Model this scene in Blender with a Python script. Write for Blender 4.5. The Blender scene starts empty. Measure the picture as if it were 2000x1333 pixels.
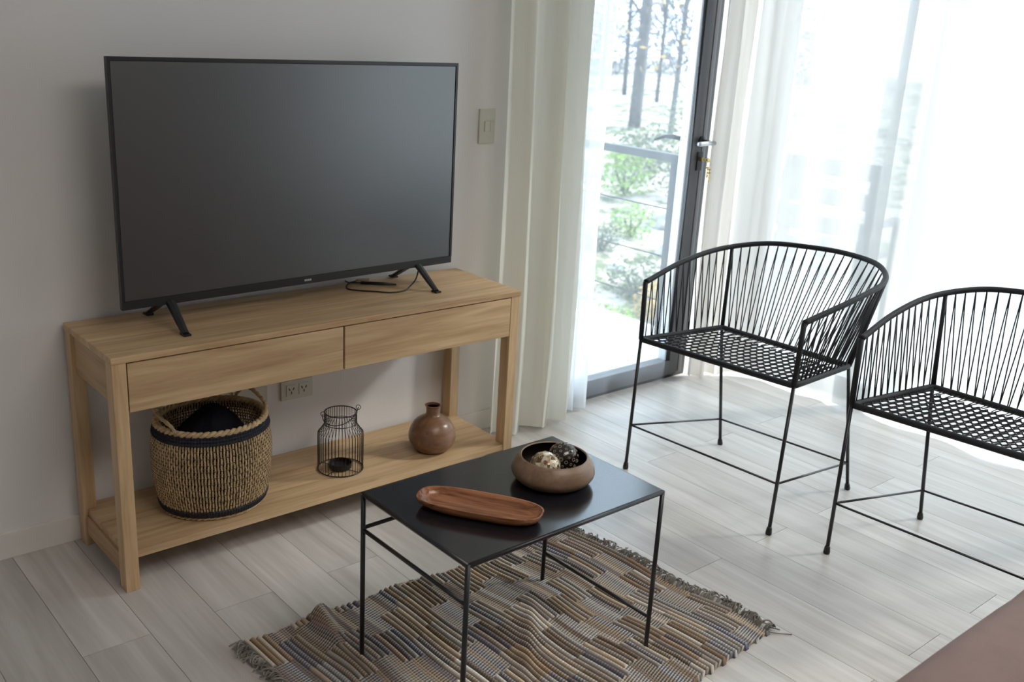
import bpy, bmesh, math, random
from mathutils import Vector, Matrix
random.seed(7)
PI = math.pi
S = bpy.context.scene
COL = S.collection

# ------------------------------------------------------------------ camera
yaw, pit, roll = 0.724, 0.307, 0.057
F = Vector((math.sin(yaw)*math.cos(pit), math.cos(yaw)*math.cos(pit), -math.sin(pit)))
R0 = Vector((math.cos(yaw), -math.sin(yaw), 0)); U0 = R0.cross(F)
R = math.cos(roll)*R0 + math.sin(roll)*U0
U = -math.sin(roll)*R0 + math.cos(roll)*U0
cd = bpy.data.cameras.new('camera')
cam = bpy.data.objects.new('camera', cd); COL.objects.link(cam)
M = Matrix((R, U, -F)).transposed().to_4x4(); M.translation = Vector((-0.811, -2.792, 1.517))
cam.matrix_world = M
cd.sensor_fit = 'HORIZONTAL'; cd.sensor_width = 36; cd.lens = 36*1960.3/2000
cd.clip_start = 0.05; cd.clip_end = 500
cd.dof.use_dof = True; cd.dof.focus_distance = 2.75; cd.dof.aperture_fstop = 4.2
S.camera = cam

# ------------------------------------------------------------------ world and sun
w = bpy.data.worlds.new('sky'); S.world = w; w.use_nodes = True
bg = w.node_tree.nodes['Background']
bg.inputs[0].default_value = (0.68, 0.84, 1.0, 1); bg.inputs[1].default_value = 1.55
sl = bpy.data.lights.new('sun', 'SUN'); sl.energy = 3.4; sl.angle = 0.12; sl.color = (1, .96, .9)
sun = bpy.data.objects.new('sun', sl); COL.objects.link(sun)
sd = Vector((.906*math.cos(.62), -.42*math.cos(.62), math.sin(.62)))
sun.rotation_euler = sd.to_track_quat('Z', 'Y').to_euler()

al = bpy.data.lights.new('room_fill_light', 'AREA'); al.shape = 'RECTANGLE'; al.size = 1.6; al.size_y = 1.0; al.energy = 11; al.color = (1, .93, .87)  # soft warm fill added out of view to lift the interior brightness
alo = bpy.data.objects.new('room_fill_light', al); COL.objects.link(alo); alo.location = (.6, -2.9, 2.56)

S.view_settings.view_transform = 'Standard'; S.view_settings.look = 'None'
S.view_settings.exposure = 1.58; S.view_settings.gamma = 1; S.view_settings.use_curve_mapping = False
cy = S.cycles
cy.max_bounces = 12; cy.diffuse_bounces = 6; cy.glossy_bounces = 4; cy.transmission_bounces = 8
cy.transparent_max_bounces = 16; cy.sample_clamp_indirect = 6; cy.caustics_reflective = False; cy.caustics_refractive = False
cy.use_denoising = True

# ------------------------------------------------------------------ materials
def newmat(n):
    m = bpy.data.materials.new(n); m.use_nodes = True
    nt = m.node_tree; b = nt.nodes['Principled BSDF']
    return m, nt, b
def nd(nt, t, **kw):
    n = nt.nodes.new(t)
    for k, v in kw.items():
        if k.startswith('i_'): n.inputs[int(k[2:])].default_value = v
        else: setattr(n, k, v)
    return n
def L(nt, a, b): nt.links.new(a, b)
def plain(n, c, rough=.5, metal=0, spec=.5, noise=0, nscale=30, bump=0, bscale=200):
    m, nt, b = newmat(n)
    b.inputs['Base Color'].default_value = (*c, 1); b.inputs['Roughness'].default_value = rough
    b.inputs['Metallic'].default_value = metal; b.inputs['Specular IOR Level'].default_value = spec
    tc = nd(nt, 'ShaderNodeTexCoord')
    if noise:
        no = nd(nt, 'ShaderNodeTexNoise'); no.inputs['Scale'].default_value = nscale; L(nt, tc.outputs['Object'], no.inputs['Vector'])
        mx = nd(nt, 'ShaderNodeMixRGB'); mx.blend_type = 'MULTIPLY'; mx.inputs[0].default_value = 1
        cr = nd(nt, 'ShaderNodeValToRGB'); cr.color_ramp.elements[0].color = (1-noise,)*3+(1,); cr.color_ramp.elements[1].color = (1, 1, 1, 1)
        cr.color_ramp.elements[0].position = .3; cr.color_ramp.elements[1].position = .7
        L(nt, no.outputs[0], cr.inputs[0]); mx.inputs[1].default_value = (*c, 1); L(nt, cr.outputs[0], mx.inputs[2]); L(nt, mx.outputs[0], b.inputs['Base Color'])
    if bump:
        n2 = nd(nt, 'ShaderNodeTexNoise'); n2.inputs['Scale'].default_value = bscale; L(nt, tc.outputs['Object'], n2.inputs['Vector'])
        bp = nd(nt, 'ShaderNodeBump'); bp.inputs['Strength'].default_value = bump; bp.inputs['Distance'].default_value = .002
        L(nt, n2.outputs[0], bp.inputs['Height']); L(nt, bp.outputs[0], b.inputs['Normal'])
    return m
def wood(n, dark, light, axis=0, rough=.45, scale=1.0, rnd=True, contrast=(.26, .76), spec=.5, knots=True, bump=.05, tint=None):
    """streaked grain running along the given object axis"""
    m, nt, b = newmat(n)
    tc = nd(nt, 'ShaderNodeTexCoord'); oi = nd(nt, 'ShaderNodeObjectInfo')
    mp = nd(nt, 'ShaderNodeMapping'); sc = [1.0, 1.0, 1.0]
    sc = [14.0*scale]*3; sc[axis] = 0.9*scale; mp.inputs['Scale'].default_value = sc
    if rnd:
        cmb = nd(nt, 'ShaderNodeVectorMath'); cmb.operation = 'SCALE'; cmb.inputs[0].default_value = (37, 53, 71)
        L(nt, oi.outputs['Random'], cmb.inputs['Scale'])
        ad = nd(nt, 'ShaderNodeVectorMath'); ad.operation = 'ADD'
        L(nt, tc.outputs['Object'], ad.inputs[0]); L(nt, cmb.outputs[0], ad.inputs[1]); L(nt, ad.outputs[0], mp.inputs['Vector'])
    else: L(nt, tc.outputs['Object'], mp.inputs['Vector'])
    n1 = nd(nt, 'ShaderNodeTexNoise'); n1.inputs['Scale'].default_value = 1.3; n1.inputs['Detail'].default_value = 6; n1.inputs['Distortion'].default_value = .9
    L(nt, mp.outputs[0], n1.inputs['Vector'])
    n2 = nd(nt, 'ShaderNodeTexNoise'); n2.inputs['Scale'].default_value = 7; n2.inputs['Detail'].default_value = 4
    L(nt, mp.outputs[0], n2.inputs['Vector'])
    mx = nd(nt, 'ShaderNodeMath'); mx.operation = 'MULTIPLY_ADD'; mx.inputs[1].default_value = .32
    L(nt, n2.outputs[0], mx.inputs[0]); L(nt, n1.outputs[0], mx.inputs[2])
    cr = nd(nt, 'ShaderNodeValToRGB'); e = cr.color_ramp.elements
    e[0].position = contrast[0]+.16; e[0].color = (*dark, 1); e[1].position = contrast[1]+.16; e[1].color = (*light, 1)
    L(nt, mx.outputs[0], cr.inputs[0])
    out = cr.outputs[0]
    # slow tone drift from board to board
    hs = nd(nt, 'ShaderNodeHueSaturation'); mr = nd(nt, 'ShaderNodeMapRange'); mr.inputs[3].default_value = .9; mr.inputs[4].default_value = 1.08
    L(nt, oi.outputs['Random'], mr.inputs[0]); L(nt, mr.outputs[0], hs.inputs['Value']); L(nt, out, hs.inputs['Color']); out = hs.outputs[0]
    if knots:
        v = nd(nt, 'ShaderNodeTexVoronoi'); mp2 = nd(nt, 'ShaderNodeMapping'); s2 = [9.0]*3; s2[axis] = 2.2; mp2.inputs['Scale'].default_value = s2
        src = ad.outputs[0] if rnd else tc.outputs['Object']
        L(nt, src, mp2.inputs['Vector']); L(nt, mp2.outputs[0], v.inputs['Vector']); v.inputs['Scale'].default_value = 1.0
        kr = nd(nt, 'ShaderNodeValToRGB'); k = kr.color_ramp.elements; k[0].position = .02; k[0].color = (.45, .38, .3, 1); k[1].position = .1; k[1].color = (1, 1, 1, 1)
        L(nt, v.outputs['Distance'], kr.inputs[0])
        mm = nd(nt, 'ShaderNodeMixRGB'); mm.blend_type = 'MULTIPLY'; mm.inputs[0].default_value = .7
        L(nt, out, mm.inputs[1]); L(nt, kr.outputs[0], mm.inputs[2]); out = mm.outputs[0]
    L(nt, out, b.inputs['Base Color'])
    b.inputs['Roughness'].default_value = rough; b.inputs['Specular IOR Level'].default_value = spec
    bp = nd(nt, 'ShaderNodeBump'); bp.inputs['Strength'].default_value = bump; bp.inputs['Distance'].default_value = .001
    L(nt, mx.outputs[0], bp.inputs['Height']); L(nt, bp.outputs[0], b.inputs['Normal'])
    return m
def cloth(n, c, trans, thr, rough=.9):
    """woven curtain: reflects, lets light through diffusely, and is open by `thr`"""
    m = bpy.data.materials.new(n); m.use_nodes = True; nt = m.node_tree; nt.nodes.clear()
    o = nd(nt, 'ShaderNodeOutputMaterial'); d = nd(nt, 'ShaderNodeBsdfDiffuse'); t = nd(nt, 'ShaderNodeBsdfTranslucent'); tr = nd(nt, 'ShaderNodeBsdfTransparent')
    d.inputs[0].default_value = (*c, 1); t.inputs[0].default_value = (*c, 1)
    tc = nd(nt, 'ShaderNodeTexCoord'); no = nd(nt, 'ShaderNodeTexNoise'); no.inputs['Scale'].default_value = 6
    mp = nd(nt, 'ShaderNodeMapping'); mp.inputs['Scale'].default_value = (1, 1, .3); L(nt, tc.outputs['Object'], mp.inputs[0]); L(nt, mp.outputs[0], no.inputs['Vector'])
    bp = nd(nt, 'ShaderNodeBump'); bp.inputs['Strength'].default_value = .25; bp.inputs['Distance'].default_value = .01
    L(nt, no.outputs[0], bp.inputs['Height']); L(nt, bp.outputs[0], d.inputs['Normal'])
    m1 = nd(nt, 'ShaderNodeMixShader'); m1.inputs[0].default_value = trans; L(nt, d.outputs[0], m1.inputs[1]); L(nt, t.outputs[0], m1.inputs[2])
    m2 = nd(nt, 'ShaderNodeMixShader'); m2.inputs[0].default_value = thr; L(nt, m1.outputs[0], m2.inputs[1]); L(nt, tr.outputs[0], m2.inputs[2])
    L(nt, m2.outputs[0], o.inputs[0]); return m
def glass_pane(n):
    m = bpy.data.materials.new(n); m.use_nodes = True; nt = m.node_tree; nt.nodes.clear()
    o = nd(nt, 'ShaderNodeOutputMaterial'); g = nd(nt, 'ShaderNodeBsdfGlossy'); g.inputs['Roughness'].default_value = .0
    tr = nd(nt, 'ShaderNodeBsdfTransparent'); tr.inputs[0].default_value = (.95, .97, .97, 1)
    lw = nd(nt, 'ShaderNodeLayerWeight'); lw.inputs[0].default_value = .5
    pw = nd(nt, 'ShaderNodeMath'); pw.operation = 'POWER'; pw.inputs[1].default_value = 4; ml = nd(nt, 'ShaderNodeMath'); ml.operation = 'MULTIPLY_ADD'; ml.inputs[1].default_value = .6; ml.inputs[2].default_value = .03
    L(nt, lw.outputs['Facing'], pw.inputs[0]); L(nt, pw.outputs[0], ml.inputs[0])
    mx = nd(nt, 'ShaderNodeMixShader'); L(nt, ml.outputs[0], mx.inputs[0]); L(nt, tr.outputs[0], mx.inputs[1]); L(nt, g.outputs[0], mx.inputs[2])
    L(nt, mx.outputs[0], o.inputs[0]); return m
def vcol(n, rough=.9, bump=0):
    m, nt, b = newmat(n); a = nd(nt, 'ShaderNodeVertexColor'); a.layer_name = 'Col'
    L(nt, a.outputs[0], b.inputs['Base Color']); b.inputs['Roughness'].default_value = rough; b.inputs['Specular IOR Level'].default_value = .15
    return m

WALL = plain('wall_paint', (.76, .745, .73), .85, spec=.2, bump=.12, bscale=90)
WALL2 = plain('wall_paint_side', (.74, .72, .70), .9, spec=.2)
WALLF = plain('wall_paint_darkened', (.30, .27, .25), .9, spec=.2)  # unseen front wall, darkened so the television screen reflects less of it
CEIL = plain('ceiling_paint', (.8, .8, .79), .9, spec=.1)
BASE = plain('baseboard_paint', (.76, .74, .70), .5)
PLANK = wood('floor_laminate', (.42, .39, .36), (.66, .63, .60), axis=1, rough=.30, scale=1.0, contrast=(.2, .8), spec=.5, knots=False, bump=.05)
JOINT = plain('joint_dark', (.36, .34, .32), .9)
OAKX = wood('oiled_wood_along_x', (.40, .25, .125), (.70, .50, .29), axis=0, rough=.38, scale=1.35, spec=.4)
OAKZ = wood('oiled_wood_upright', (.42, .27, .14), (.68, .485, .28), axis=2, rough=.4, scale=1.6, spec=.4, knots=False)
OAKY = wood('oiled_wood_sideways', (.36, .22, .11), (.6, .41, .225), axis=1, rough=.4, scale=1.6, spec=.4, knots=False)
BLACK = plain('black_plastic', (.012, .012, .013), .38)
SCREEN = plain('matte_screen', (.012, .0115, .012), .30)
SCREEN.node_tree.nodes['Principled BSDF'].inputs['IOR'].default_value = 2.3
BEZEL = plain('dark_bezel', (.02, .02, .022), .3)
SILVER = plain('silver_mark', (.55, .55, .56), .35, metal=.7)
METALBLK = plain('black_powdercoat', (.014, .014, .016), .35, spec=.55, bump=.05, bscale=400)
TABLETOP = plain('black_satin_sheet', (.012, .012, .016), .17, spec=1.0)
CORD = plain('black_rope', (.016, .017, .019), .6, spec=.3, bump=.4, bscale=500)
ALU = plain('graphite_aluminium', (.10, .095, .10), .38, metal=.3)
ALUD = plain('black_gasket', (.015, .015, .017), .5)
ALUL = plain('bare_aluminium', (.55, .56, .58), .3, metal=.6)
GLASS = glass_pane('window_glass')
PLATE = plain('cream_switch_plastic', (.60, .59, .52), .35)
SLOT = plain('slot_dark', (.06, .06, .055), .6)
BRASS = plain('brass', (.62, .42, .14), .3, metal=.9)
CURT = cloth('cream_curtain_cloth', (.90, .89, .81), .42, .02)
SHEER = cloth('white_sheer_cloth', (.80, .79, .765), .23, .17)
SHEERL = cloth('white_sheer_cloth_by_door', (.93, .94, .95), .52, .22)
VEIL = cloth('thin_veil_cloth', (.92, .93, .95), .6, .86)
GATHER = cloth('gathered_offwhite_cloth', (.84, .82, .79), .40, .06)
STRAW = plain('straw', (.64, .47, .26), .65, noise=.45, nscale=45)
STRAWD = plain('straw_brown', (.16, .085, .045), .7, noise=.5, nscale=120)
NAVY = plain('navy_reed', (.012, .013, .024), .6, noise=.3, nscale=90)
TOWEL = plain('black_terry', (.014, .015, .021), .95, spec=.05, bump=1.0, bscale=330)
VASEW = wood('turned_dark_wood', (.14, .07, .038), (.26, .14, .08), axis=0, rough=.3, scale=2.4, knots=False, rnd=False)
BOWLW = wood('turned_bowl_wood', (.20, .12, .07), (.34, .225, .145), axis=0, rough=.38, scale=3, knots=False, rnd=False)
BOWLIN = plain('dark_bowl_inside', (.012, .008, .007), .4)
TRAYW = wood('red_acacia', (.12, .035, .015), (.52, .23, .105), contrast=(.32, .68), axis=0, rough=.22, scale=3.2, knots=False, rnd=False)
SOFA = plain('mauve_brown_fabric', (.235, .17, .155), .85, spec=.15, noise=.12, nscale=14, bump=.5, bscale=500)
SOFAD = plain('mauve_brown_seam', (.14, .09, .08), .9)
CONC = plain('terrace_concrete', (.72, .71, .68), .8, noise=.1, nscale=5)
RUGM = vcol('rag_yarn')
FRINGE = plain('grey_tan_yarn', (.32, .29, .25), .9, noise=.6, nscale=25)
BALLG_ = None
OUTW = plain('weathered_dark_wood', (.04, .045, .05), .6)

# ------------------------------------------------------------------ mesh helpers
def box(bm, x0, x1, y0, y1, z0, z1, bev=0):
    v = [bm.verts.new(p) for p in ((x0,y0,z0),(x1,y0,z0),(x1,y1,z0),(x0,y1,z0),(x0,y0,z1),(x1,y0,z1),(x1,y1,z1),(x0,y1,z1))]
    fs = [bm.faces.new([v[i] for i in f]) for f in ((3,2,1,0),(4,5,6,7),(0,1,5,4),(1,2,6,5),(2,3,7,6),(3,0,4,7))]
    if bev:
        es = list({e for f in fs for e in f.edges})
        bmesh.ops.bevel(bm, geom=es, offset=bev, segments=2, affect='EDGES', profile=.7)
def prism(bm, pts0, pts1):
    """hexahedron from two quads (bottom, top)"""
    v = [bm.verts.new(p) for p in list(pts0)+list(pts1)]
    for f in ((3,2,1,0),(4,5,6,7),(0,1,5,4),(1,2,6,5),(2,3,7,6),(3,0,4,7)): bm.faces.new([v[i] for i in f])
def tube(bm, pts, r, n=8, closed=False, flat=1.0):
    pts = [Vector(p) for p in pts]; N = len(pts)
    rs = r if isinstance(r, (list, tuple)) else [r]*N
    rings = []; ref = None
    for i, p in enumerate(pts):
        a = pts[(i-1) % N] if (closed or i > 0) else p
        b = pts[(i+1) % N] if (closed or i < N-1) else p
        t = (b-a)
        if t.length < 1e-9: t = Vector((0,0,1))
        t.normalize()
        if ref is None:
            ref = Vector((0,0,1)) if abs(t.z) < .9 else Vector((1,0,0))
        u = ref - t*ref.dot(t)
        if u.length < 1e-6: u = t.orthogonal()
        u.normalize(); ref = u; v = t.cross(u)
        rings.append([bm.verts.new(p + (u*math.cos(2*PI*k/n)*flat + v*math.sin(2*PI*k/n))*rs[i]) for k in range(n)])
    M_ = N if closed else N-1
    for i in range(M_):
        A, B = rings[i], rings[(i+1) % N]
        for k in range(n): bm.faces.new((A[k], A[(k+1) % n], B[(k+1) % n], B[k]))
    if not closed:
        bm.faces.new(rings[0][::-1]); bm.faces.new(rings[-1])
def lathe(bm, prof, n=48, cx=0, cy=0, sx=1, sy=1):
    rings = []
    for r, z in prof:
        if r < 1e-6: rings.append([bm.verts.new((cx, cy, z))])
        else: rings.append([bm.verts.new((cx+sx*r*math.cos(2*PI*k/n), cy+sy*r*math.sin(2*PI*k/n), z)) for k in range(n)])
    for A, B in zip(rings, rings[1:]):
        if len(A) == 1 and len(B) == 1: continue
        for k in range(n):
            k2 = (k+1) % n
            if len(A) == 1: bm.faces.new((A[0], B[k2], B[k]))
            elif len(B) == 1: bm.faces.new((A[k], A[k2], B[0]))
            else: bm.faces.new((A[k], A[k2], B[k2], B[k]))
def sphere(bm, c, r, n=16, m=10, sc=(1,1,1)):
    prof = [(r*math.sin(PI*i/m)*1.0, -r*math.cos(PI*i/m)) for i in range(m+1)]
    b2 = len(bm.verts)
    lathe(bm, [(p[0], p[1]) for p in prof], n)
    bm.verts.ensure_lookup_table()
    for v in bm.verts[b2:]: v.co = Vector((v.co.x*sc[0]+c[0], v.co.y*sc[1]+c[1], v.co.z*sc[2]+c[2]))
def obj(name, bm, mat, parent=None, smooth=False, loc=(0,0,0), kind=None, label=None):
    bmesh.ops.recalc_face_normals(bm, faces=bm.faces[:])
    me = bpy.data.meshes.new(name); bm.to_mesh(me); bm.free()
    if smooth:
        for p in me.polygons: p.use_smooth = True
    me.materials.append(mat)
    o = bpy.data.objects.new(name, me); COL.objects.link(o); o.location = loc
    if parent: o.parent = parent
    if kind: o['kind'] = kind
    if label: o['label'] = label
    return o
def sharp(o, ang=.6):
    me = o.data
    for p in me.polygons: p.use_smooth = True
    me.set_sharp_from_angle(angle=ang); return o
def B(): return bmesh.new()
def thing(name, label, cat, loc=(0,0,0), rz=0, group=None):
    o = bpy.data.objects.new(name, None); COL.objects.link(o); o.location = loc; o.rotation_euler = (0,0,rz)
    o.empty_display_size = .05
    o['label'] = label; o['category'] = cat
    if group: o['group'] = group
    return o
def tag(o, label, cat, group=None):
    o['label'] = label; o['category'] = cat
    if group: o['group'] = group
    return o
def bx(name, mat, parent, x0, x1, y0, y1, z0, z1, bev=.002, **k):
    bm = B(); box(bm, x0, x1, y0, y1, z0, z1, bev); return obj(name, bm, mat, parent, **k)
def tb(name, mat, parent, pts, r, n=8, closed=False, **k):
    bm = B(); tube(bm, pts, r, n, closed); k.setdefault('smooth', True); return obj(name, bm, mat, parent, **k)
def spl(pts, per=10, closed=False):
    P = [Vector(p) for p in pts]; out = []; N = len(P)
    rng = range(N) if closed else range(N-1)
    for i in rng:
        p0 = P[(i-1) % N] if (closed or i > 0) else P[0]*2-P[1]
        p1 = P[i]; p2 = P[(i+1) % N]; p3 = P[(i+2) % N] if (closed or i+2 < N) else P[-1]*2-P[-2]
        for k in range(per):
            t = k/per
            out.append(.5*((2*p1)+(-p0+p2)*t+(2*p0-5*p1+4*p2-p3)*t*t+(-p0+3*p1-3*p2+p3)*t**3))
    if not closed: out.append(P[-1])
    return out
def resample(pts, n):
    d = [0]
    for a, b in zip(pts, pts[1:]): d.append(d[-1]+(b-a).length)
    out = []; j = 0
    for i in range(n):
        s = d[-1]*i/(n-1)
        while j < len(d)-2 and d[j+1] < s: j += 1
        t = (s-d[j])/max(1e-9, d[j+1]-d[j]); out.append(pts[j].lerp(pts[j+1], min(1, t)))
    return out

# ------------------------------------------------------------------ the room
XL, XR, YF, H = -2.3, 3.1, -4.3, 2.6
def struct(o): o['kind'] = 'structure'; return o
fl = struct(bx('floor', JOINT, None, XL, XR, YF, .0, -.06, -.006, 0))
PW, PL = .1687, 1.22
col = 0; x = 1.4985 - 23*PW; i0 = -23
meshes = {}
while x < XR:
    even = (i0 % 2 == 0)
    y = (-1.81 if even else -1.2) - 3*PL
    while y < 0:
        xa, xb, ya, yb = max(x+.0006, XL), min(x+PW-.0006, XR), max(y+.0008, YF), min(y+PL-.0008, -.0)
        if xb-xa > .02 and yb-ya > .03:
            w_, l_ = round(xb-xa, 4), round(yb-ya, 4)
            if (w_, l_) not in meshes:
                bm = B(); g = .0007
                prism(bm, ((0,0,-.006),(w_,0,-.006),(w_,l_,-.006),(0,l_,-.006)), ((0,0,-g),(w_,0,-g),(w_,l_,-g),(0,l_,-g)))
                bm.faces.ensure_lookup_table()
                top = bm.faces[1]
                r_ = bmesh.ops.inset_region(bm, faces=[top], thickness=g)
                for v in top.verts: v.co.z = 0
                bmesh.ops.recalc_face_normals(bm, faces=bm.faces[:])
                me = bpy.data.meshes.new('plank'); bm.to_mesh(me); bm.free(); me.materials.append(PLANK); meshes[(w_, l_)] = me
            o = bpy.data.objects.new('plank', meshes[(w_, l_)]); COL.objects.link(o); o.location = (xa, ya, 0); o.parent = fl
        y += PL
    x += PW; i0 += 1
DX0, DX1, DH = 1.78, 2.735, 2.25     # door opening in the back wall
bm = B(); box(bm, XL-.1, DX0, 0, .11, -.06, H); box(bm, DX1, XR+.18, 0, .11, -.06, H); box(bm, DX0, DX1, 0, .11, DH, H)
struct(obj('wall_back', bm, WALL))
WY0, WY1, WH = -3.5, -.02, 2.4
bm = B(); box(bm, XR, XR+.18, WY1, 0, -.06, H); box(bm, XR, XR+.18, YF-.1, WY0, -.06, H); box(bm, XR, XR+.18, WY0, WY1, WH, H)
struct(obj('wall_right', bm, WALL))
struct(bx('wall_left', WALL2, None, XL-.1, XL, YF, 0, -.06, H, 0))
struct(bx('wall_front', WALLF, None, XL-.1, XR, YF-.1, YF, -.06, H, 0))
struct(bx('ceiling', CEIL, None, XL-.1, XR+.18, YF-.1, .18, H, H+.1, 0))
def baseb(name, x0, x1, y0, y1): struct(bx(name, BASE, None, x0, x1, y0, y1, 0, .078, .002))
baseb('baseboard_back', XL, DX0-.02, -.012, 0); baseb('baseboard_left', XL, XL+.012, YF, -.012); baseb('baseboard_front', XL+.012, XR, YF, YF+.012)

# door (closed glazed leaf with its frame)
d1 = struct(thing('door_1', '', '', (0, 0, 0)))
del d1['label']; del d1['category']
bm = B(); box(bm, 2.703, DX1, .0, .10, 0, DH, .003); box(bm, DX0, DX0+.035, .0, .10, 0, DH, .003); box(bm, DX0+.035, 2.703, .0, .10, DH-.035, DH, .003)
box(bm, DX0+.035, 2.703, .0, .10, -.01, .016, .002); obj('door_frame', bm, ALUD, d1)
bm = B(); x1_ = 2.70
box(bm, 2.612, x1_, -.012, .045, .018, DH-.04, .003)
box(bm, DX0+.037, DX0+.12, -.012, .045, .018, DH-.04, .003)
box(bm, DX0+.12, 2.612, -.012, .045, .018, .088, .003); box(bm, DX0+.12, 2.612, -.012, .045, DH-.12, DH-.04, .003)
leaf = obj('leaf_frame', bm, ALU, d1)
bm = B(); box(bm, 2.600, 2.612, -.006, .04, .088, DH-.12, .001); obj('gasket', bm, ALUD, d1)
bm = B(); box(bm, 2.588, 2.600, .0, .04, .088, DH-.12, .001); obj('glazing_bead', bm, ALUL, d1)
bm = B(); box(bm, 2.672, 2.675, -.0135, -.012, .03, DH-.05); obj('groove', bm, ALUD, d1)
bx('glass_pane', GLASS, d1, DX0+.12, 2.588, .016, .022, .088, DH-.12, 0)
# lever handle, lock and keys
hd = B(); lathe(hd, [(0,0),(.022,0),(.022,.006),(.010,.008),(.009,.045),(0,.045)], 20)
for v in hd.verts: v.co = Vector((v.co.x+2.668, -.012-v.co.z, v.co.y+1.075))
hnd = sharp(obj('handle_rose', hd, BLACK, d1))
tb('inner_lever', ALUL, hnd, [(2.70,-.058,1.072),(2.66,-.06,1.072),(2.60,-.06,1.070),(2.59,-.058,1.070)], [.009,.010,.010,.008], 10, label='silvery inner lever')
tb('outer_lever', BLACK, hnd, [(2.64,.045,1.075),(2.64,.10,1.078),(2.60,.10,1.085),(2.55,.10,1.086),(2.49,.10,1.074)], [.009,.010,.011,.009,.004], 10)
bx('lock_plate', BLACK, d1, 2.648, 2.682, -.017, -.012, .95, 1.03, .002)
bm = B(); tube(bm, [(2.667,-.017,1.0),(2.667,-.03,1.0)], .009, 12); obj('lock_cylinder', bm, BRASS, d1, smooth=False)
ky = thing('key_ring', 'small bunch of brass keys hanging from the lock of the balcony door', 'keys', (2.667,-.034,1.0))
bm = B(); box(bm, -.001, .001, -.022, 0, -.004, .004); lathe(bm, [(0,-.001),(.010,-.001),(.010,.001),(0,.001)], 16)
for v in bm.verts[8:]: v.co = Vector((v.co.z, v.co.x-.025, v.co.y))
obj('lock_key', bm, BRASS, ky)
tb('ring', BRASS, ky, [(.012*math.cos(a), -.03, -.014+.012*math.sin(a)) for a in [2*PI*k/16 for k in range(16)]], .0009, 6, True)
for k, (dx, dz) in enumerate(((-.006,-.028),(.004,-.036),(.0,-.05))):
    bm = B(); tube(bm, [(dx, -.031-.003*k, dz), (dx, -.031-.003*k, dz-.005)], .008, 10); box(bm, dx-.0025, dx+.0025, -.0325-.003*k, -.0305-.003*k, dz-.045, dz-.004); box(bm, dx, dx+.006, -.0325-.003*k, -.0305-.003*k, dz-.043, dz-.034)
    obj('key', bm, BRASS, ky)

# big window in the right wall
w1 = struct(thing('window_1', '', '', (0, 0, 0))); del w1['label']; del w1['category']
bm = B()
for (a, b) in ((WY1-.05, WY1), (-.83, -.75), (-2.17, -2.09), (WY0, WY0+.05)): box(bm, XR+.05, XR+.10, a, b, -.02, WH, .003)
box(bm, XR+.05, XR+.10, WY0, WY1, -.02, .06, .003); box(bm, XR+.05, XR+.10, WY0, WY1, WH-.06, WH, .003)
obj('window_frame', bm, ALU, w1)
for (a, b) in ((-.75, WY1-.05), (-2.09, -.83), (WY0+.05, -2.17)): bx('glass_pane', GLASS, w1, XR+.072, XR+.078, a, b, .06, WH-.06, 0)

# switch and sockets
def plate(name, label, x0, x1, z0, z1, cat):
    t = thing(name, label, cat, (x0, 0, z0)); bx('cover_plate', PLATE, t, 0, x1-x0, -.009, 0, 0, z1-z0, .003); return t
t = plate('light_switch', 'cream rectangular light switch on the wall between television and curtain', 1.441, 1.512, 1.104, 1.224, 'light switch')
bm = B(); box(bm, .022, .045, -.013, -.008, .042, .077, .0015); obj('rocker', bm, PLATE, t)
bm = B(); box(bm, .047, .068, -.012, -.008, .042, .077, .0015); obj('rocker', bm, PLATE, t)
t = plate('wall_socket', 'cream double power socket with slanted slots under the console drawers', .659, .775, .294, .360, 'socket')
for k, cxs in enumerate((.036, .082)):
    bm = B(); box(bm, cxs-.018, cxs+.018, -.0115, -.008, .014, .052, .0015); f = obj('socket_face', bm, PLATE, t)
    for sx in (-1, 1):
        bm = B(); a = sx*.5; c_, s_ = math.cos(a), math.sin(a)
        box(bm, -.0018, .0018, -.0122, -.0112, -.0045, .0045)
        for v in bm.verts: v.co = Vector((cxs+sx*.0075+v.co.x*c_-v.co.z*s_*-1, v.co.y, .037+v.co.z*c_-v.co.x*s_))
        obj('slot', bm, SLOT, f)
    bm = B(); box(bm, cxs-.0016, cxs+.0016, -.0122, -.0112, .020, .029); obj('slot', bm, SLOT, f)
plate('blank_wall_plate', 'plain cream wall plate half hidden behind the woven basket', .490, .611, .296, .362, 'wall plate')

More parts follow.
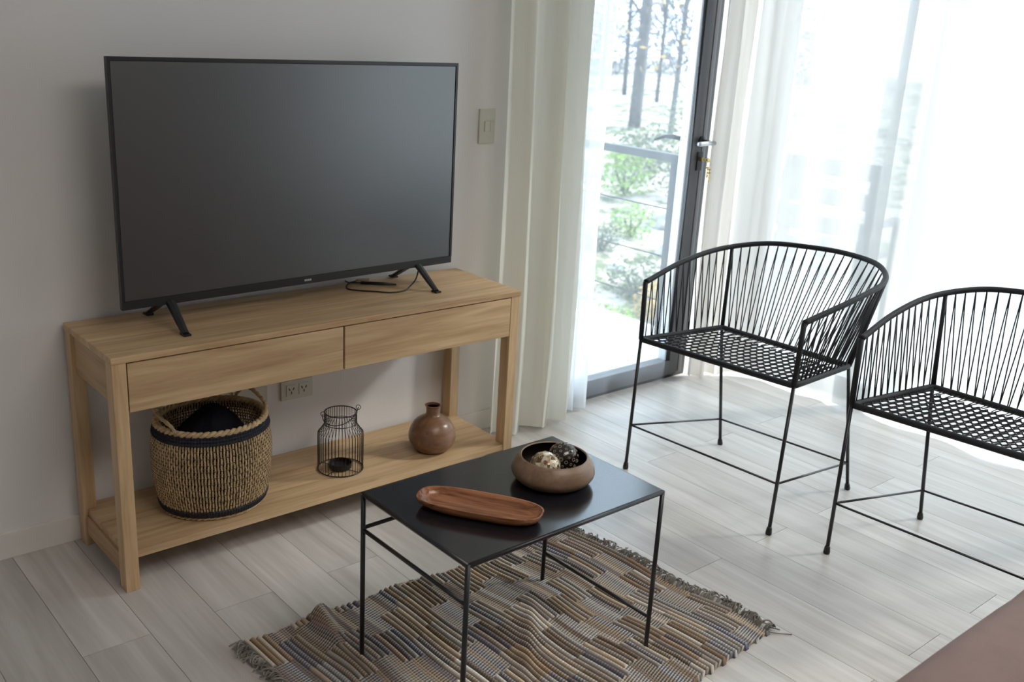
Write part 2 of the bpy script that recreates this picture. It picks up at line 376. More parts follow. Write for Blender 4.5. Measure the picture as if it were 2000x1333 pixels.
# ------------------------------------------------------------------ outside
terr = struct(bx('trim_1', CONC, None, 1.0, 3.22, .11, 2.6, -.2, -.03, 0))
terr2 = struct(bx('trim_2', CONC, None, XR+.18, 4.9, -6.5, .62, -.2, -.05, 0))
rl = thing('balcony_railing', 'dark balcony railing with thin horizontal cables beyond the glazed door', 'railing', (3.19, 0, 0))
bx('top_rail', METALBLK, rl, -.025, .025, .2, 2.6, .885, .925, .004)
for z in (.15, .39, .64): tb('cable', METALBLK, rl, [(0, .2, z), (0, 2.6, z)], .0035, 6)
for y in (.545, 1.75): bx('railing_post', METALBLK, rl, -.02, .02, y-.025, y+.025, -.05, .885, .003)
bx('kerb', CONC, rl, -.02, .03, .2, 2.6, -.045, -.005, .003)
def outchair(loc, rz, label):
    t = thing('terrace_chair', label, 'chair', loc, rz, 'terrace chairs behind the sheer curtain')
    for sx in (-.25, .25):
        bx('armrest', OUTW, t, sx-.03, sx+.03, -.22, .26, .60, .625)
        for sy in (-.2, .22): bx('leg', OUTW, t, sx-.018, sx+.018, sy-.018, sy+.018, 0, .60 if sy < 0 else .95)
    for k in range(5): bx('seat_slat', OUTW, t, -.24, .24, -.2+k*.085, -.2+k*.085+.07, .40, .42)
    for z in (.54, .70, .86):
        bm = B(); box(bm, -.25, .25, .20, .22, z, z+.09, .003); obj('back_slat', bm, OUTW, t)
    return t
outchair((3.72, .14, -.05), 1.45, 'dark slatted terrace chair seen faintly through the sheer curtain, nearer the window')
outchair((4.35, .27, -.05), 1.7, 'dark slatted terrace chair behind the other one, farther from the window')

# hillside beyond the balcony
def noise2(x, y):
    from mathutils import noise
    return noise.noise(Vector((x, y, 0)))
def gz(x, y):
    d = math.hypot(x+.8, y+2.8)
    base = -3.2+max(0, min(1, (d-14)/22))*2.1
    return base+noise2(x*.25, y*.25)*.35+noise2(x*1.1, y*1.1)*.16
m, nt, b_ = newmat('rocky_grass_ground')
tc = nd(nt, 'ShaderNodeTexCoord'); n1 = nd(nt, 'ShaderNodeTexNoise'); n1.inputs['Scale'].default_value = .55; n1.inputs['Detail'].default_value = 8; n1.inputs['Roughness'].default_value = .75
L(nt, tc.outputs['Object'], n1.inputs['Vector']); cr = nd(nt, 'ShaderNodeValToRGB'); e = cr.color_ramp.elements
n1.inputs['Scale'].default_value = 1.3; e[0].position = .44; e[0].color = (.07, .09, .04, 1); e[1].position = .56; e[1].color = (.40, .38, .36, 1); k_ = cr.color_ramp.elements.new(.48); k_.color = (.26, .23, .17, 1)
L(nt, n1.outputs[0], cr.inputs[0]); L(nt, cr.outputs[0], b_.inputs['Base Color']); b_.inputs['Roughness'].default_value = .9
bm = B(); gx = []
N1, N2 = 70, 60
for j in range(N2+1):
    d = 5+j*j/ (N2*N2)*85; row = []
    for i in range(N1+1):
        a = math.radians(8+56*i/N1); X_, Y_ = -.8+d*math.sin(a), -2.8+d*math.cos(a); row.append(bm.verts.new((X_, Y_, gz(X_, Y_))))
    gx.append(row)
for j in range(N2):
    for i in range(N1): bm.faces.new((gx[j][i], gx[j][i+1], gx[j+1][i+1], gx[j+1][i]))
g = obj('hillside_ground', bm, m, smooth=True); g['kind'] = 'structure'
BARK = plain('grey_bark', (.09, .085, .09), .9, noise=.5, nscale=6)
LEAFG = plain('bright_green_leaves', (.20, .33, .05), .7, noise=.5, nscale=3)
LEAFD = plain('olive_leaves', (.10, .13, .06), .7, noise=.5, nscale=3)
LEAFO = plain('autumn_leaves', (.42, .27, .08), .7, noise=.4, nscale=3)
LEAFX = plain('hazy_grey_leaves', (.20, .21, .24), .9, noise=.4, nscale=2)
def at(head, dist):
    a = math.radians(head); return -.811+dist*math.sin(a), -2.792+dist*math.cos(a)
def leaves(c, rad, n, size, rz=1.0):
    bm = B()
    for _ in range(n):
        while True:
            p = Vector((random.uniform(-1,1), random.uniform(-1,1), random.uniform(-1,1)))
            if p.length < 1 and p.length > .25*random.random(): break
        p = Vector((c[0]+p.x*rad, c[1]+p.y*rad, c[2]+p.z*rad*rz))
        u = Vector((random.gauss(0,1), random.gauss(0,1), random.gauss(0,1))).normalized(); v = u.orthogonal().normalized(); s = size*random.uniform(.6,1.4)
        bm.faces.new([bm.verts.new(p-u*s), bm.verts.new(p-v*s*.45), bm.verts.new(p+u*s), bm.verts.new(p+v*s*.45)])
    return bm
def baretree(head, dist, hgt, r, label, lean=0, leafmat=None, nb=46):
    x, y = at(head, dist); z = gz(x, y)-.1
    t = thing('bare_tree', label, 'tree', (x, y, z), 0, 'trees on the hillside')
    trunk = spl([(0,0,0),(lean*.3+.06,.03,hgt*.35),(lean*.6-.05,0,hgt*.7),(lean,.02,hgt)], 6)
    tb('trunk', BARK, t, trunk, [r*(1-.6*i/len(trunk)) for i in range(len(trunk))], 8)
    bm = B()
    for k in range(nb):
        p = trunk[int(len(trunk)*random.uniform(.2,.95))]; a = random.uniform(0, 2*PI); l = hgt*random.uniform(.12,.3)
        q = p+Vector((math.cos(a)*l*.5, math.sin(a)*l*.5, l*.75)); mid = p.lerp(q,.5)+Vector((math.cos(a)*.1,math.sin(a)*.1,-.1))
        pts = spl([p, mid, q], 3); tube(bm, pts, [max(.02, r*.28)*(1-.8*i/len(pts)) for i in range(len(pts))], 4)
        for s in range(3):
            a2 = a+random.uniform(-1,1); q2 = mid.lerp(q, random.random())+Vector((math.cos(a2)*l*.3, math.sin(a2)*l*.3, l*.35)); tube(bm, [mid, q2], [.018, .008], 3)
    obj('branches', bm, BARK, t, kind='stuff')
    if leafmat:
        obj('foliage', leaves((lean*.5,0,hgt*.6), hgt*.3, 380, .10, 1.2), leafmat, t, kind='stuff')
baretree(47.6, 32, 14, .20, 'tall dark tree trunk in the middle of the door view', .3)
baretree(46.9, 44, 11, .10, 'thin bare tree just left of the tall dark trunk', -.3, nb=14)
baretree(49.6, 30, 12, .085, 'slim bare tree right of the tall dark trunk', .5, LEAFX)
baretree(50.6, 26, 9, .07, 'thin tree with orange leaves beside the door frame', .2, LEAFO)
baretree(48.7, 40, 12, .08, 'thin bare tree between the tall trunk and the slim tree', .2, LEAFD)
baretree(45.6, 46, 7, .11, 'small bare tree seen through the sheer at the left', .1, nb=10)
def bush(head, dist, rad, mat, label, n=900, rz=.8):
    x, y = at(head, dist); z = gz(x, y)
    t = thing('bush', label, 'bush', (x, y, z), 0, 'bushes on the hillside')
    bm = B()
    for k in range(7):
        a = k*.9; tube(bm, [(0,0,-.05),(math.cos(a)*rad*.4, math.sin(a)*rad*.4, rad*.7)], [.03,.01], 4)
    obj('stems', bm, BARK, t, kind='stuff'); obj('foliage', leaves((0,0,rad*rz*.8), rad, n, rad*.08, rz), mat, t, kind='stuff')
bush(47.4, 24, .75, LEAFG, 'bright green bush at the foot of the tall trunk')
bush(48.6, 17, .55, LEAFD, 'olive bush just below the railing')
bush(47.2, 15, .5, LEAFG, 'green bush on the slope left of the olive bush')
bush(49.3, 14, .45, LEAFD, 'olive bush low on the slope near the door frame')
bush(50.2, 16, .5, LEAFO, 'yellow bush on the slope beside the door frame')
bush(48.0, 27, .8, LEAFD, 'dark olive bush behind the green bushes on the slope')
bush(48.0, 20.5, .5, LEAFG, 'green bush in the middle of the slope below the railing')
bush(46.4, 19, .4, LEAFD, 'olive bush at the left of the slope seen through the sheer')
bush(47.6, 12, .32, LEAFG, 'small green bush low on the rocky slope')
bush(50.4, 24, .9, LEAFD, 'tall olive bush behind the outer door lever', rz=1.4)
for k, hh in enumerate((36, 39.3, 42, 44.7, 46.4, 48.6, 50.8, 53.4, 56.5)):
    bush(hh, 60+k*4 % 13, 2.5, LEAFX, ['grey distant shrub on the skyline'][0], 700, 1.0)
for o in COL.objects:
    if o.get('label') == 'grey distant shrub on the skyline':
        o['label'] = 'hazy grey shrub in the distant row behind the trees'; o['group'] = 'hazy shrubs on the skyline'
def rock(head, dist, r, label):
    x, y = at(head, dist); bm = B(); bmesh.ops.create_icosphere(bm, subdivisions=3, radius=r)
    from mathutils import noise
    for v in bm.verts:
        n_ = noise.noise(v.co*2.2/r*.6+Vector((head,dist,0))); v.co *= 1+.35*n_; v.co.z *= .6
    tag(obj('boulder', bm, ROCK, None, loc=(x, y, gz(x, y)+r*.15)), label, 'rock', 'pale boulders on the slope')
ROCK = plain('pale_rock', (.42, .41, .40), .9, noise=.4, nscale=3)
spots = [(at(o_h, o_d), o_r) for o_h, o_d, o_r in ((47.4,24,.9),(48.6,17,.7),(47.2,15,.6),(49.3,14,.6),(50.2,16,.65),(47.6,12,.4),(50.4,24,1.1),(48,27,1),(48,20.5,.6),(46.4,19,.5))]
nrk = 0
while nrk < 14:
    h_, d_, r_k = random.uniform(43.5, 51.5), random.uniform(10, 24), random.uniform(.16, .42)
    p_ = at(h_, d_)
    if any(math.hypot(p_[0]-q[0], p_[1]-q[1]) < r_k*1.5+qr for q, qr in spots): continue
    spots.append((p_, r_k*1.5)); rock(h_, d_, r_k, 'pale boulder on the rocky slope beyond the railing'); nrk += 1

# ------------------------------------------------------------------ curtains
def curtain_mesh(path, z0, z1, ncols, fold, amp, seed, nrow=26, flare=.0, wob=.006, yamp=None):
    """pleated sheet following path (list of xy), folds across it"""
    rnd = random.Random(seed); P = [Vector((p[0], p[1], 0)) for p in path]
    pts = resample(spl(P, 12), ncols+1); tot = sum((b-a).length for a, b in zip(pts, pts[1:]))
    nf = max(1, round(tot/fold)); ph = [rnd.uniform(-.35,.35) for _ in range(nf+2)]; am = [rnd.uniform(.6,1.25) for _ in range(nf+2)]
    bm = B(); rows = []
    for j in range(nrow+1):
        f = j/nrow; z = z0+(z1-z0)*f; row = []
        for i, p in enumerate(pts):
            s = i/ncols*nf; k = int(min(s, nf-1e-6)); fr = s-k
            ph_ = ph[k]*(1-fr)+ph[k+1]*fr; a_ = am[k]*(1-fr)+am[k+1]*fr
            A = amp*a_*(1-.25*f)*(1+.15*math.sin(3*f+k))
            w_ = math.sin(2*PI*(s+ph_*.3)+.5*math.sin(2.2*f*PI+seed+k*.4)); w_ = math.copysign(abs(w_)**.8, w_)
            t = (pts[min(i+1, ncols)]-pts[max(i-1, 0)]).normalized(); n_ = Vector((-t.y, t.x, 0))
            q = p+n_*A*w_+t*.25*A*math.sin(4*PI*(s+ph_*.3))+n_*flare*(1-f)+n_*wob*math.sin(7*f+i*.13)
            row.append(bm.verts.new((q.x, q.y, z+(0.006*math.sin(s*5) if j == 0 else 0))))
        rows.append(row)
    for j in range(nrow):
        for i in range(ncols): bm.faces.new((rows[j][i], rows[j][i+1], rows[j+1][i+1], rows[j+1][i]))
    return bm
def curtain(name, mat, label, path, ncols, fold, amp, seed, z0=.012, z1=2.575, tap=.012, **k):
    bm = curtain_mesh(path, z0, z1, ncols, fold, amp, seed, **k); o = obj(name, bm, mat, smooth=True)
    return tag(o, label, 'curtain')
curtain('curtain', CURT, 'heavy cream pleated curtain hanging between light switch and glazed door', [(1.475,-.11),(1.65,-.12),(1.86,-.12)], 260, .125, .036, 3)
curtain('sheer_curtain', SHEERL, 'white sheer curtain gathered beside the cream curtain over the door', [(1.80,-.075),(1.9,-.07),(2.02,-.07)], 150, .07, .018, 5)
curtain('sheer_curtain', VEIL, 'thin see-through veil drawn loosely across the glazed door', [(2.0,-.06),(2.25,-.055),(2.54,-.055)], 160, .16, .010, 8)
curtain('curtain', GATHER, 'off-white curtain gathered in the corner right of the door frame', [(2.675,-.075),(2.75,-.085),(2.835,-.10)], 160, .085, .026, 11)
curtain('sheer_curtain', SHEER, 'wide white sheer curtain across the bright window behind the chairs', [(2.82,-.125),(2.93,-.165),(2.975,-.32),(2.975,-.74)], 200, .26, .006, 12)
curtain('sheer_curtain', SHEER, 'second white sheer curtain panel filling the right edge of the photo', [(3.015,-.66),(3.01,-1.0),(3.0,-2.0),(3.0,-3.45)], 420, .42, .020, 15)
tr_ = thing('curtain_track', 'white ceiling track the curtains hang from', 'curtain track', (0, 0, 2.6))
bx('track_rail', CEIL, tr_, 1.45, 3.02, -.13, -.05, -.028, 0); bx('track_rail', CEIL, tr_, 2.96, 3.04, -3.5, -.135, -.028, 0)

# ------------------------------------------------------------------ console table
cw, cdp, chh = 1.352, .358, .667
con = thing('console_table', 'light wooden console table with two drawers and a low shelf against the wall', 'console table', (0, -.374, 0))
bx('table_top', OAKX, con, -.002, cw+.002, -.003, cdp, chh-.018, chh, .003)
lw_, ld = .037, .045
for (x0, y0) in ((0, 0), (cw-lw_, 0), (0, cdp-ld), (cw-lw_, cdp-ld)):
    bm = B(); box(bm, x0, x0+lw_, y0, y0+ld, 0, chh-.018, .003); obj('leg', bm, OAKZ, con)
for x0 in (.010, cw-.028): 
    bx('side_apron', OAKY, con, x0, x0+.018, ld, cdp-ld, .53, chh-.018, .001); bx('side_rail', OAKY, con, x0-.004, x0+.018, ld, cdp-ld, .035, .094, .002)
bx('back_apron', OAKX, con, lw_, cw-lw_, cdp-.03, cdp-.012, .52, chh-.018, .001)
bx('divider', OAKY, con, .664, .680, .02, cdp-.03, .53, chh-.018, 0)
bx('shelf', OAKX, con, .012, cw-.012, .004, cdp-.004, .094, .115, .002)
for x0, x1 in ((.0395, .669), (.675, 1.3125)):
    d = bx('drawer', OAKX, con, x0, x1, .0, .018, .513, .6455, .002)
    bx('drawer_box', OAKY, d, x0+.02, x1-.02, .018, .28, .53, .635, 0)

# ------------------------------------------------------------------ television
tv = thing('television', 'large black flat screen television standing on the wooden console', 'television', (.097, -.198, .667), .037)
TW, TH = 1.125, .652
tz = .065
def tl(v): return v
bm = B(); box(bm, 0, TW, 0, .012, tz, tz+TH, .003); box(bm, .18, TW-.18, .012, .055, tz+.05, tz+.36, .012); obj('housing', bm, BLACK, tv)
bx('screen', SCREEN, tv, .010, TW-.010, -.0015, .0005, tz+.024, tz+TH-.011, 0)
bx('bottom_bezel', BEZEL, tv, 0, TW, -.003, .0, tz, tz+.0225, .001)
bm = B(); box(bm, 0, TW, -.004, .0, tz+TH-.009, tz+TH); box(bm, 0, .008, -.004, 0, tz+.0225, tz+TH-.009); box(bm, TW-.008, TW, -.004, 0, tz+.0225, tz+TH-.009); obj('bezel', bm, BEZEL, tv)
bm = B(); xx = .555
for k in range(4): box(bm, xx+k*.0062, xx+k*.0062+.0048, -.0036, -.003, tz+.0085, tz+.0145)
obj('maker_mark', bm, SILVER, tv)
for s, x0 in ((-1, .135), (1, .985)):
    bm = B()
    top = Vector((x0, .012, tz+.012))
    for yy in (-.095, .14):
        foot = Vector((x0+s*-.0+ (-.005 if s < 0 else .005), yy, .005))
        a, b_2 = top, foot
        pts = [a, a.lerp(b_2, .25)+Vector((0,0,.002)), a.lerp(b_2, .7), b_2]
        tube(bm, spl(pts, 4), [.016-.0055*i/12 for i in range(13)], 8, flat=.55)
        box(bm, foot.x-.010, foot.x+.010, yy-.014, yy+.014, 0, .006, .001)
    obj('stand_foot', bm, BLACK, tv, smooth=False)
cb = thing('television_cable', 'thin black cable looped on the console below the television', 'cable', (0, 0, .667))
pp = [(1.09,-.16,.075),(1.075,-.165,.03),(1.050,-.165,.004),(1.003,-.198,.003),(.955,-.196,.003),(.915,-.160,.003),(.88,-.128,.003),(.858,-.095,.003),(.872,-.06,.003),(.905,-.03,.004),(.95,-.02,.004)]
tb('wire', BLACK, cb, spl(pp, 8), .0024, 8)
tb('plug', BLACK, cb, [(.93,-.055,.006),(.985,-.10,.006),(1.02,-.13,.006)], [.0055,.0055,.003], 8)
tb('wire', BLACK, cb, spl([(.93,-.055,.006),(.90,-.02,.004),(.93,.05,.004),(1.0,.1,.003)], 6), .002, 6)
tb('plug_tip', plain('pale_plug', (.6, .45, .38), .5), cb, [(.925,-.035,.010),(.965,-.05,.012)], .005, 8)

# ------------------------------------------------------------------ woven basket
bk = thing('woven_basket', 'round woven straw basket with navy bands and two handles on the shelf', 'basket', (.330, -.205, .115))
prof = [(.130,.0),(.146,.012),(.157,.045),(.166,.10),(.170,.16),(.166,.22),(.155,.268)]
pc = spl([(r, 0, z) for r, z in prof], 8)
def brad(z):
    for a, b in zip(pc, pc[1:]):
        if a.z <= z <= b.z+1e-9: return a.x+(b.x-a.x)*(z-a.z)/max(1e-9, b.z-a.z)
    return pc[-1].x
BSY = .90
def bp(th, z, dr=0): r = brad(z)+dr; return Vector((r*math.cos(th), r*BSY*math.sin(th), z))
bm = B(); NS = 118
for k in range(NS):
    th = 2*PI*k/NS; pts = []
    for j in range(25):
        z = .014+.248*j/24; pts.append(bp(th+.004*math.sin(z*160+k), z, .0012*(1 if (j+k) % 2 else -1)))
    tube(bm, pts, .0031, 5)
obj('upright_strands', bm, STRAW, bk, smooth=True, kind='stuff')
bm = B()
for j in range(23):
    z = .024+.0098*j; pts = [bp(2*PI*i/236, z, .0030*math.cos(PI*i+PI*j)*1.0) for i in range(236)]
    tube(bm, pts, .0018, 4, True)
obj('cross_strands', bm, STRAWD, bk, kind='stuff')
for z0, z1 in ((.241, .259), (.016, .028)):
    bm = B()
    for j in range(3): 
        z = z0+(z1-z0)*j/2; tube(bm, [bp(2*PI*i/236, z, .003+.001*math.cos(PI*i)) for i in range(236)], .0048, 5, True)
    obj('navy_band', bm, NAVY, bk, label='navy woven band')
def braid(z, dr, r, n=150): 
    bm = B()
    for s in (0, PI): tube(bm, [bp(2*PI*i/n, z, dr+r*.55*math.cos(i*1.1+s))+Vector((0,0,r*.55*math.sin(i*1.1+s))) for i in range(n)], r*.72, 6, True)
    return bm
obj('rim', braid(.268, .0, .0085), STRAW, bk, smooth=True); obj('base_ring', braid(.007, .003, .006), STRAW, bk, smooth=True)
bm = B(); lathe(bm, [(0, .004), (.13, .004), (.142, .010), (.13, .014), (0, .014)], 48, sy=BSY); obj('bottom', bm, STRAWD, bk)
def handle(th0, th1, lift, out):
    pts = [bp(th0, .262), bp(th0+(th1-th0)*.12, .268, .002)+Vector((0,0,lift*.45)), bp(th0+(th1-th0)*.33, .268, out)+Vector((0,0,lift*.95)), bp(th0+(th1-th0)*.66, .268, out)+Vector((0,0,lift)), bp(th0+(th1-th0)*.9, .268, .002)+Vector((0,0,lift*.5)), bp(th1, .262)]
    c = spl(pts, 10); bm = B()
    for s in (0, PI):
        q = [p+Vector((0, .003*math.cos(i*.8+s), .003*math.sin(i*.8+s))) for i, p in enumerate(c)]; tube(bm, q, .0045, 6)
    return obj('handle', bm, STRAW, bk, smooth=True)
handle(-.55, .75, .055, -.02); handle(2.2, 3.7, .04, .004)
# towel
bm = B(); rings = []
NT = 40
for j in range(15):
    f = j/14; row = []
    for i in range(NT):
        th = 2*PI*i/NT; r = .128*math.sin(f*PI/2)**.9
        z = .262-(.10*f**1.25)+.010*math.sin(3*th+1)*f+.006*math.sin(7*th+5*f)*f
        row.append(bm.verts.new((r*math.cos(th)+.02*(1-f), r*.85*math.sin(th)+.02*(1-f), z-.115)))
    rings.append(row)
for a, b in zip(rings[1:], rings[2:]):
    for i in range(NT): bm.faces.new((a[i], a[(i+1) % NT], b[(i+1) % NT], b[i]))
c0 = bm.verts.new((.02, .02, .148)); 
for i in range(NT): bm.faces.new((c0, rings[1][i], rings[1][(i+1) % NT]))
for v in rings[0]: bm.verts.remove(v)
r2 = [bm.verts.new((v.co.x*.9, v.co.y*.9, .0)) for v in rings[-1]]
for i in range(NT): bm.faces.new((rings[-1][i], rings[-1][(i+1) % NT], r2[(i+1) % NT], r2[i]))
bm.faces.new(r2)
bmesh.ops.subdivide_edges(bm, edges=bm.edges[:], cuts=1, use_grid_fill=True)
for v in bm.verts: v.co.z = (v.co.z*1.9+random.uniform(-.0025,.0025)) if v.co.z > 0.004 else max(0, v.co.z)
tag(obj('towel', bm, TOWEL, None, smooth=True, loc=(.325, -.198, .131)), 'black fluffy towel folded to a peak inside the straw basket', 'towel')

# ------------------------------------------------------------------ wire lantern
ln = thing('wire_lantern', 'black wire lantern shaped like a milk can on the console shelf', 'lantern', (.752, -.224, .115))
WIRE = plain('black_wire', (.010, .010, .011), .4)
lp = [(.072,.003),(.072,.118),(.068,.130),(.054,.152),(.051,.160),(.051,.196)]
bm = B(); lc = spl([(r,0,z) for r, z in lp], 5)
for k in range(40):
    th = 2*PI*k/40; tube(bm, [(p.x*math.cos(th), p.x*math.sin(th), p.z) for p in lc], .0010, 5)
obj('wires', bm, WIRE, ln, kind='stuff')
for r, z, rr in ((.072,.003,.0020),(.051,.196,.0020),(.0515,.160,.0013)):
    tb('wire_ring', WIRE, ln, [(r*math.cos(2*PI*i/48), r*math.sin(2*PI*i/48), z) for i in range(48)], rr, 6, True)
for a in (.4, .4+PI/2): tb('base_wire', WIRE, ln, [(.072*math.cos(a), .072*math.sin(a), .003), (-.072*math.cos(a), -.072*math.sin(a), .003)], .0013, 5)
bm = B(); lathe(bm, [(0,.004),(.034,.004),(.036,.006),(.037,.022),(.035,.022),(.034,.010),(0,.010)], 32); sharp(obj('candle_cup', bm, BLACK, ln))
hp = []
for i in range(25):
    a = PI*i/24; ca = .724+PI; hx, hy = math.cos(-.72), math.sin(-.72)   # bail flopped towards the viewer
    s = math.cos(a)*-.056; d = math.sin(a)
    hp.append((hx*s - .70*.056*d*.95, hy*s - .74*.056*d*.95, .185+(.0 if i == 0 else 0)+ .030*(i/24) -.030*d))
tb('bail_handle', WIRE, ln, hp, .0015, 6)
for s in (-1, 1):
    q = Vector(hp[0] if s < 0 else hp[-1])
    tb('handle_loop', WIRE, ln, [(q.x+.007*math.cos(2*PI*i/12)*math.cos(-.72), q.y+.007*math.cos(2*PI*i/12)*math.sin(-.72), q.z+.008*math.sin(2*PI*i/12)) for i in range(12)], .0012, 5, True)

# ------------------------------------------------------------------ vase
vs = thing('wooden_vase', 'dark brown round wooden vase with short neck on the console shelf', 'vase', (1.088, -.262, .115))
vp = spl([(r,0,z) for r, z in [(.035,0),(.058,.006),(.078,.036),(.0785,.068),(.062,.102),(.036,.120),(.024,.130),(.0235,.150),(.0275,.161)]], 6)
bm = B(); lathe(bm, [(0,0)]+[(p.x,p.z) for p in vp]+[(.0225,.161),(.020,.150),(.020,.125),(0,.123)], 56); sharp(obj('body', bm, VASEW, vs, smooth=True), 1.0)
bm = B(); lathe(bm, [(0,.126),(.0195,.126),(.0195,.155),(.0205,.155),(.0205,.124),(0,.124)], 32); obj('mouth', bm, BOWLIN, vs)

# ------------------------------------------------------------------ coffee table
ct = thing('coffee_table', 'low black metal coffee table with thin rod legs standing on the rug', 'coffee table', (.353, -1.379, 0))
cx1, cy1, cz = .603, .397, .452
bx('table_top', TABLETOP, ct, .0, cx1, .0, cy1, cz-.004, cz, .001)
rr = .0058
for nm, a, b in (('front', (0,0),(cx1,0)), ('r', (cx1,0),(cx1,cy1)), ('b', (cx1,cy1),(0,cy1)), ('l', (0,cy1),(0,0))):
    tb('edge_rod', METALBLK, ct, [(a[0],a[1],cz-.0062),(b[0],b[1],cz-.0062)], rr, 8)
for (x, y) in ((0,0),(cx1,0),(cx1,cy1),(0,cy1)): tb('leg', METALBLK, ct, [(x,y,.009),(x,y,cz-.003)], rr*1.03, 10)
tb('stretcher', METALBLK, ct, [(0,0,.353),(0,cy1,.353)], .005, 8); tb('stretcher', METALBLK, ct, [(0,cy1,.358),(cx1,cy1,.358)], .005, 8)
tb('stretcher', METALBLK, ct, [(cx1,0,.095),(cx1,cy1,.095)], .005, 8)

# bowl with two balls
bw = thing('wooden_bowl', 'brown wooden bowl with inward curving rim on the coffee table', 'bowl', (.766, -1.187, .4525))
bo = spl([(r,0,z) for r, z in [(.064,.0),(.086,.007),(.1005,.023),(.101,.038),(.094,.054),(.0845,.067)]], 6)
bm = B(); lathe(bm, [(0,0)]+[(p.x,p.z) for p in bo]+[(.081,.0682),(.079,.066)], 64); sharp(obj('shell', bm, BOWLW, bw, smooth=True), 1.0)
bm = B(); lathe(bm, [(.0795,.066),(.089,.054),(.095,.038),(.094,.024),(.078,.010),(0,.006)], 64); obj('lining', bm, BOWLIN, bw, smooth=True)
def ballmat():
    m, nt, b = newmat('gold_shell_mosaic'); tc = nd(nt, 'ShaderNodeTexCoord')
    v = nd(nt, 'ShaderNodeTexVoronoi'); v.inputs['Scale'].default_value = 95; L(nt, tc.outputs['Object'], v.inputs['Vector'])
    cr = nd(nt, 'ShaderNodeValToRGB'); e = cr.color_ramp.elements; e[0].color = (.16,.09,.04,1); e[1].color = (.85,.78,.6,1); e[0].position = .15; e[1].position = .7
    sp = nd(nt, 'ShaderNodeSeparateColor'); L(nt, v.outputs['Color'], sp.inputs[0]); L(nt, sp.outputs[0], cr.inputs[0]); L(nt, cr.outputs[0], b.inputs['Base Color'])
    b.inputs['Roughness'].default_value = .22; b.inputs['Metallic'].default_value = .35
    bp_ = nd(nt, 'ShaderNodeBump'); bp_.inputs['Strength'].default_value = .5; bp_.inputs['Distance'].default_value = .002; L(nt, v.outputs['Distance'], bp_.inputs['Height']); L(nt, bp_.outputs[0], b.inputs['Normal']); return m
def deco_ball(name, label, loc, r, mat, ringmat, n, rs, seed):
    t = thing(name, label, 'ball', loc); bm = B(); sphere(bm, (0,0,0), r, 32, 20); obj('core', bm, mat, t, smooth=True)
    rnd = random.Random(seed); bm = B()
    for k in range(n):
        zf = 1-2*(k+.5)/n; a = k*2.39996; d = Vector((math.sqrt(1-zf*zf)*math.cos(a), math.sqrt(1-zf*zf)*math.sin(a), zf)); u = d.orthogonal().normalized(); v = d.cross(u)
        q = rs*rnd.uniform(.45, 1.25); c_ = d*(r*math.cos(q/r)+.0003); ns = 10
        tube(bm, [c_+(u*math.cos(2*PI*i/ns)+v*math.sin(2*PI*i/ns))*q for i in range(ns)], .0006, 4, True)
    obj('rings', bm, ringmat, t, kind='stuff'); return t
deco_ball('decorative_ball', 'gold and cream shell mosaic ball lying left in the wooden bowl', (.729,-1.196,.5015), .0375, ballmat(), plain('gold_ring', (.6,.42,.2), .3, metal=.5), 60, .004, 1)
deco_ball('decorative_ball', 'dark brown ball with pale ring pattern lying right in the wooden bowl', (.803,-1.181,.5025), .0375, plain('dark_lacquer', (.018,.012,.011), .15, spec=.8), plain('bone_ring', (.42,.36,.26), .4), 90, .0036, 2)

# tray
TA = math.atan2(-1.333+1.088, .590-.427)
ty = thing('wooden_tray', 'long reddish brown wooden serving tray on the coffee table', 'tray', (.510, -1.219, .4525), TA)
bm = B(); LX, LY, n = .148, .055, 64
def ring(sx, sy, z, e=3.2): return [bm.verts.new((math.copysign(abs(math.cos(2*PI*k/n))**(2/e), math.cos(2*PI*k/n))*sx, math.copysign(abs(math.sin(2*PI*k/n))**(2/e), math.sin(2*PI*k/n))*sy*(1+.10*math.cos(2*PI*k/n)*0), z)) for k in range(n)]
spec = [(.80,.62,.0,3),(.90,.80,.005,3),(.97,.93,.013,3),(1,1,.0245,3),(.998,.995,.0265,3),(.978,.95,.0265,3),(.955,.90,.0205,3),(.90,.80,.009,3),(.80,.60,.0045,3)]
rg = [ring(LX*a, LY*b, z, e) for a, b, z, e in spec]
for a, b in zip(rg, rg[1:]):
    for k in range(n): bm.faces.new((a[k], a[(k+1)%n], b[(k+1)%n], b[k]))
bm.faces.new(rg[0][::-1]); bm.faces.new(rg[-1])
sharp(obj('tray_body', bm, TRAYW, ty, smooth=True), .7)

# ------------------------------------------------------------------ rug
A_, B_, C_, D_ = (.145,-.760), (1.225,-.800), (1.285,-1.53), (.165,-1.60)
def q2(u, v): 
    x = (1-v)*((1-u)*A_[0]+u*B_[0])+v*((1-u)*D_[0]+u*C_[0]); y = (1-v)*((1-u)*A_[1]+u*B_[1])+v*((1-u)*D_[1]+u*C_[1]); return x, y
rg_ = thing('woven_rug', 'fringed rag rug in navy, tan and grey under the coffee table', 'rug', (.7, -1.17, 0))
NR = 66; SUB = 6; NU = NR*SUB; NV = 520
pal = [(.06,.08,.15),(.56,.51,.44),(.09,.08,.075),(.46,.36,.25),(.52,.42,.30),(.27,.24,.21),(.20,.20,.21),(.32,.30,.28),(.15,.115,.085),(.28,.18,.11),(.085,.10,.15),(.23,.185,.14),(.38,.35,.31)]
gap = [(.025,.035,.065),(.02,.022,.03),(.06,.045,.035),(.035,.05,.09)]
rr_ = random.Random(4); cols = {}; typ = {}; verts = []; colr = []
nb = 6
def blk(i, v):
    c = i//4; off = (c*0.43+.17*math.sin(c*1.7)) % 1; k = int(math.floor(v*nb+off)); return c, k
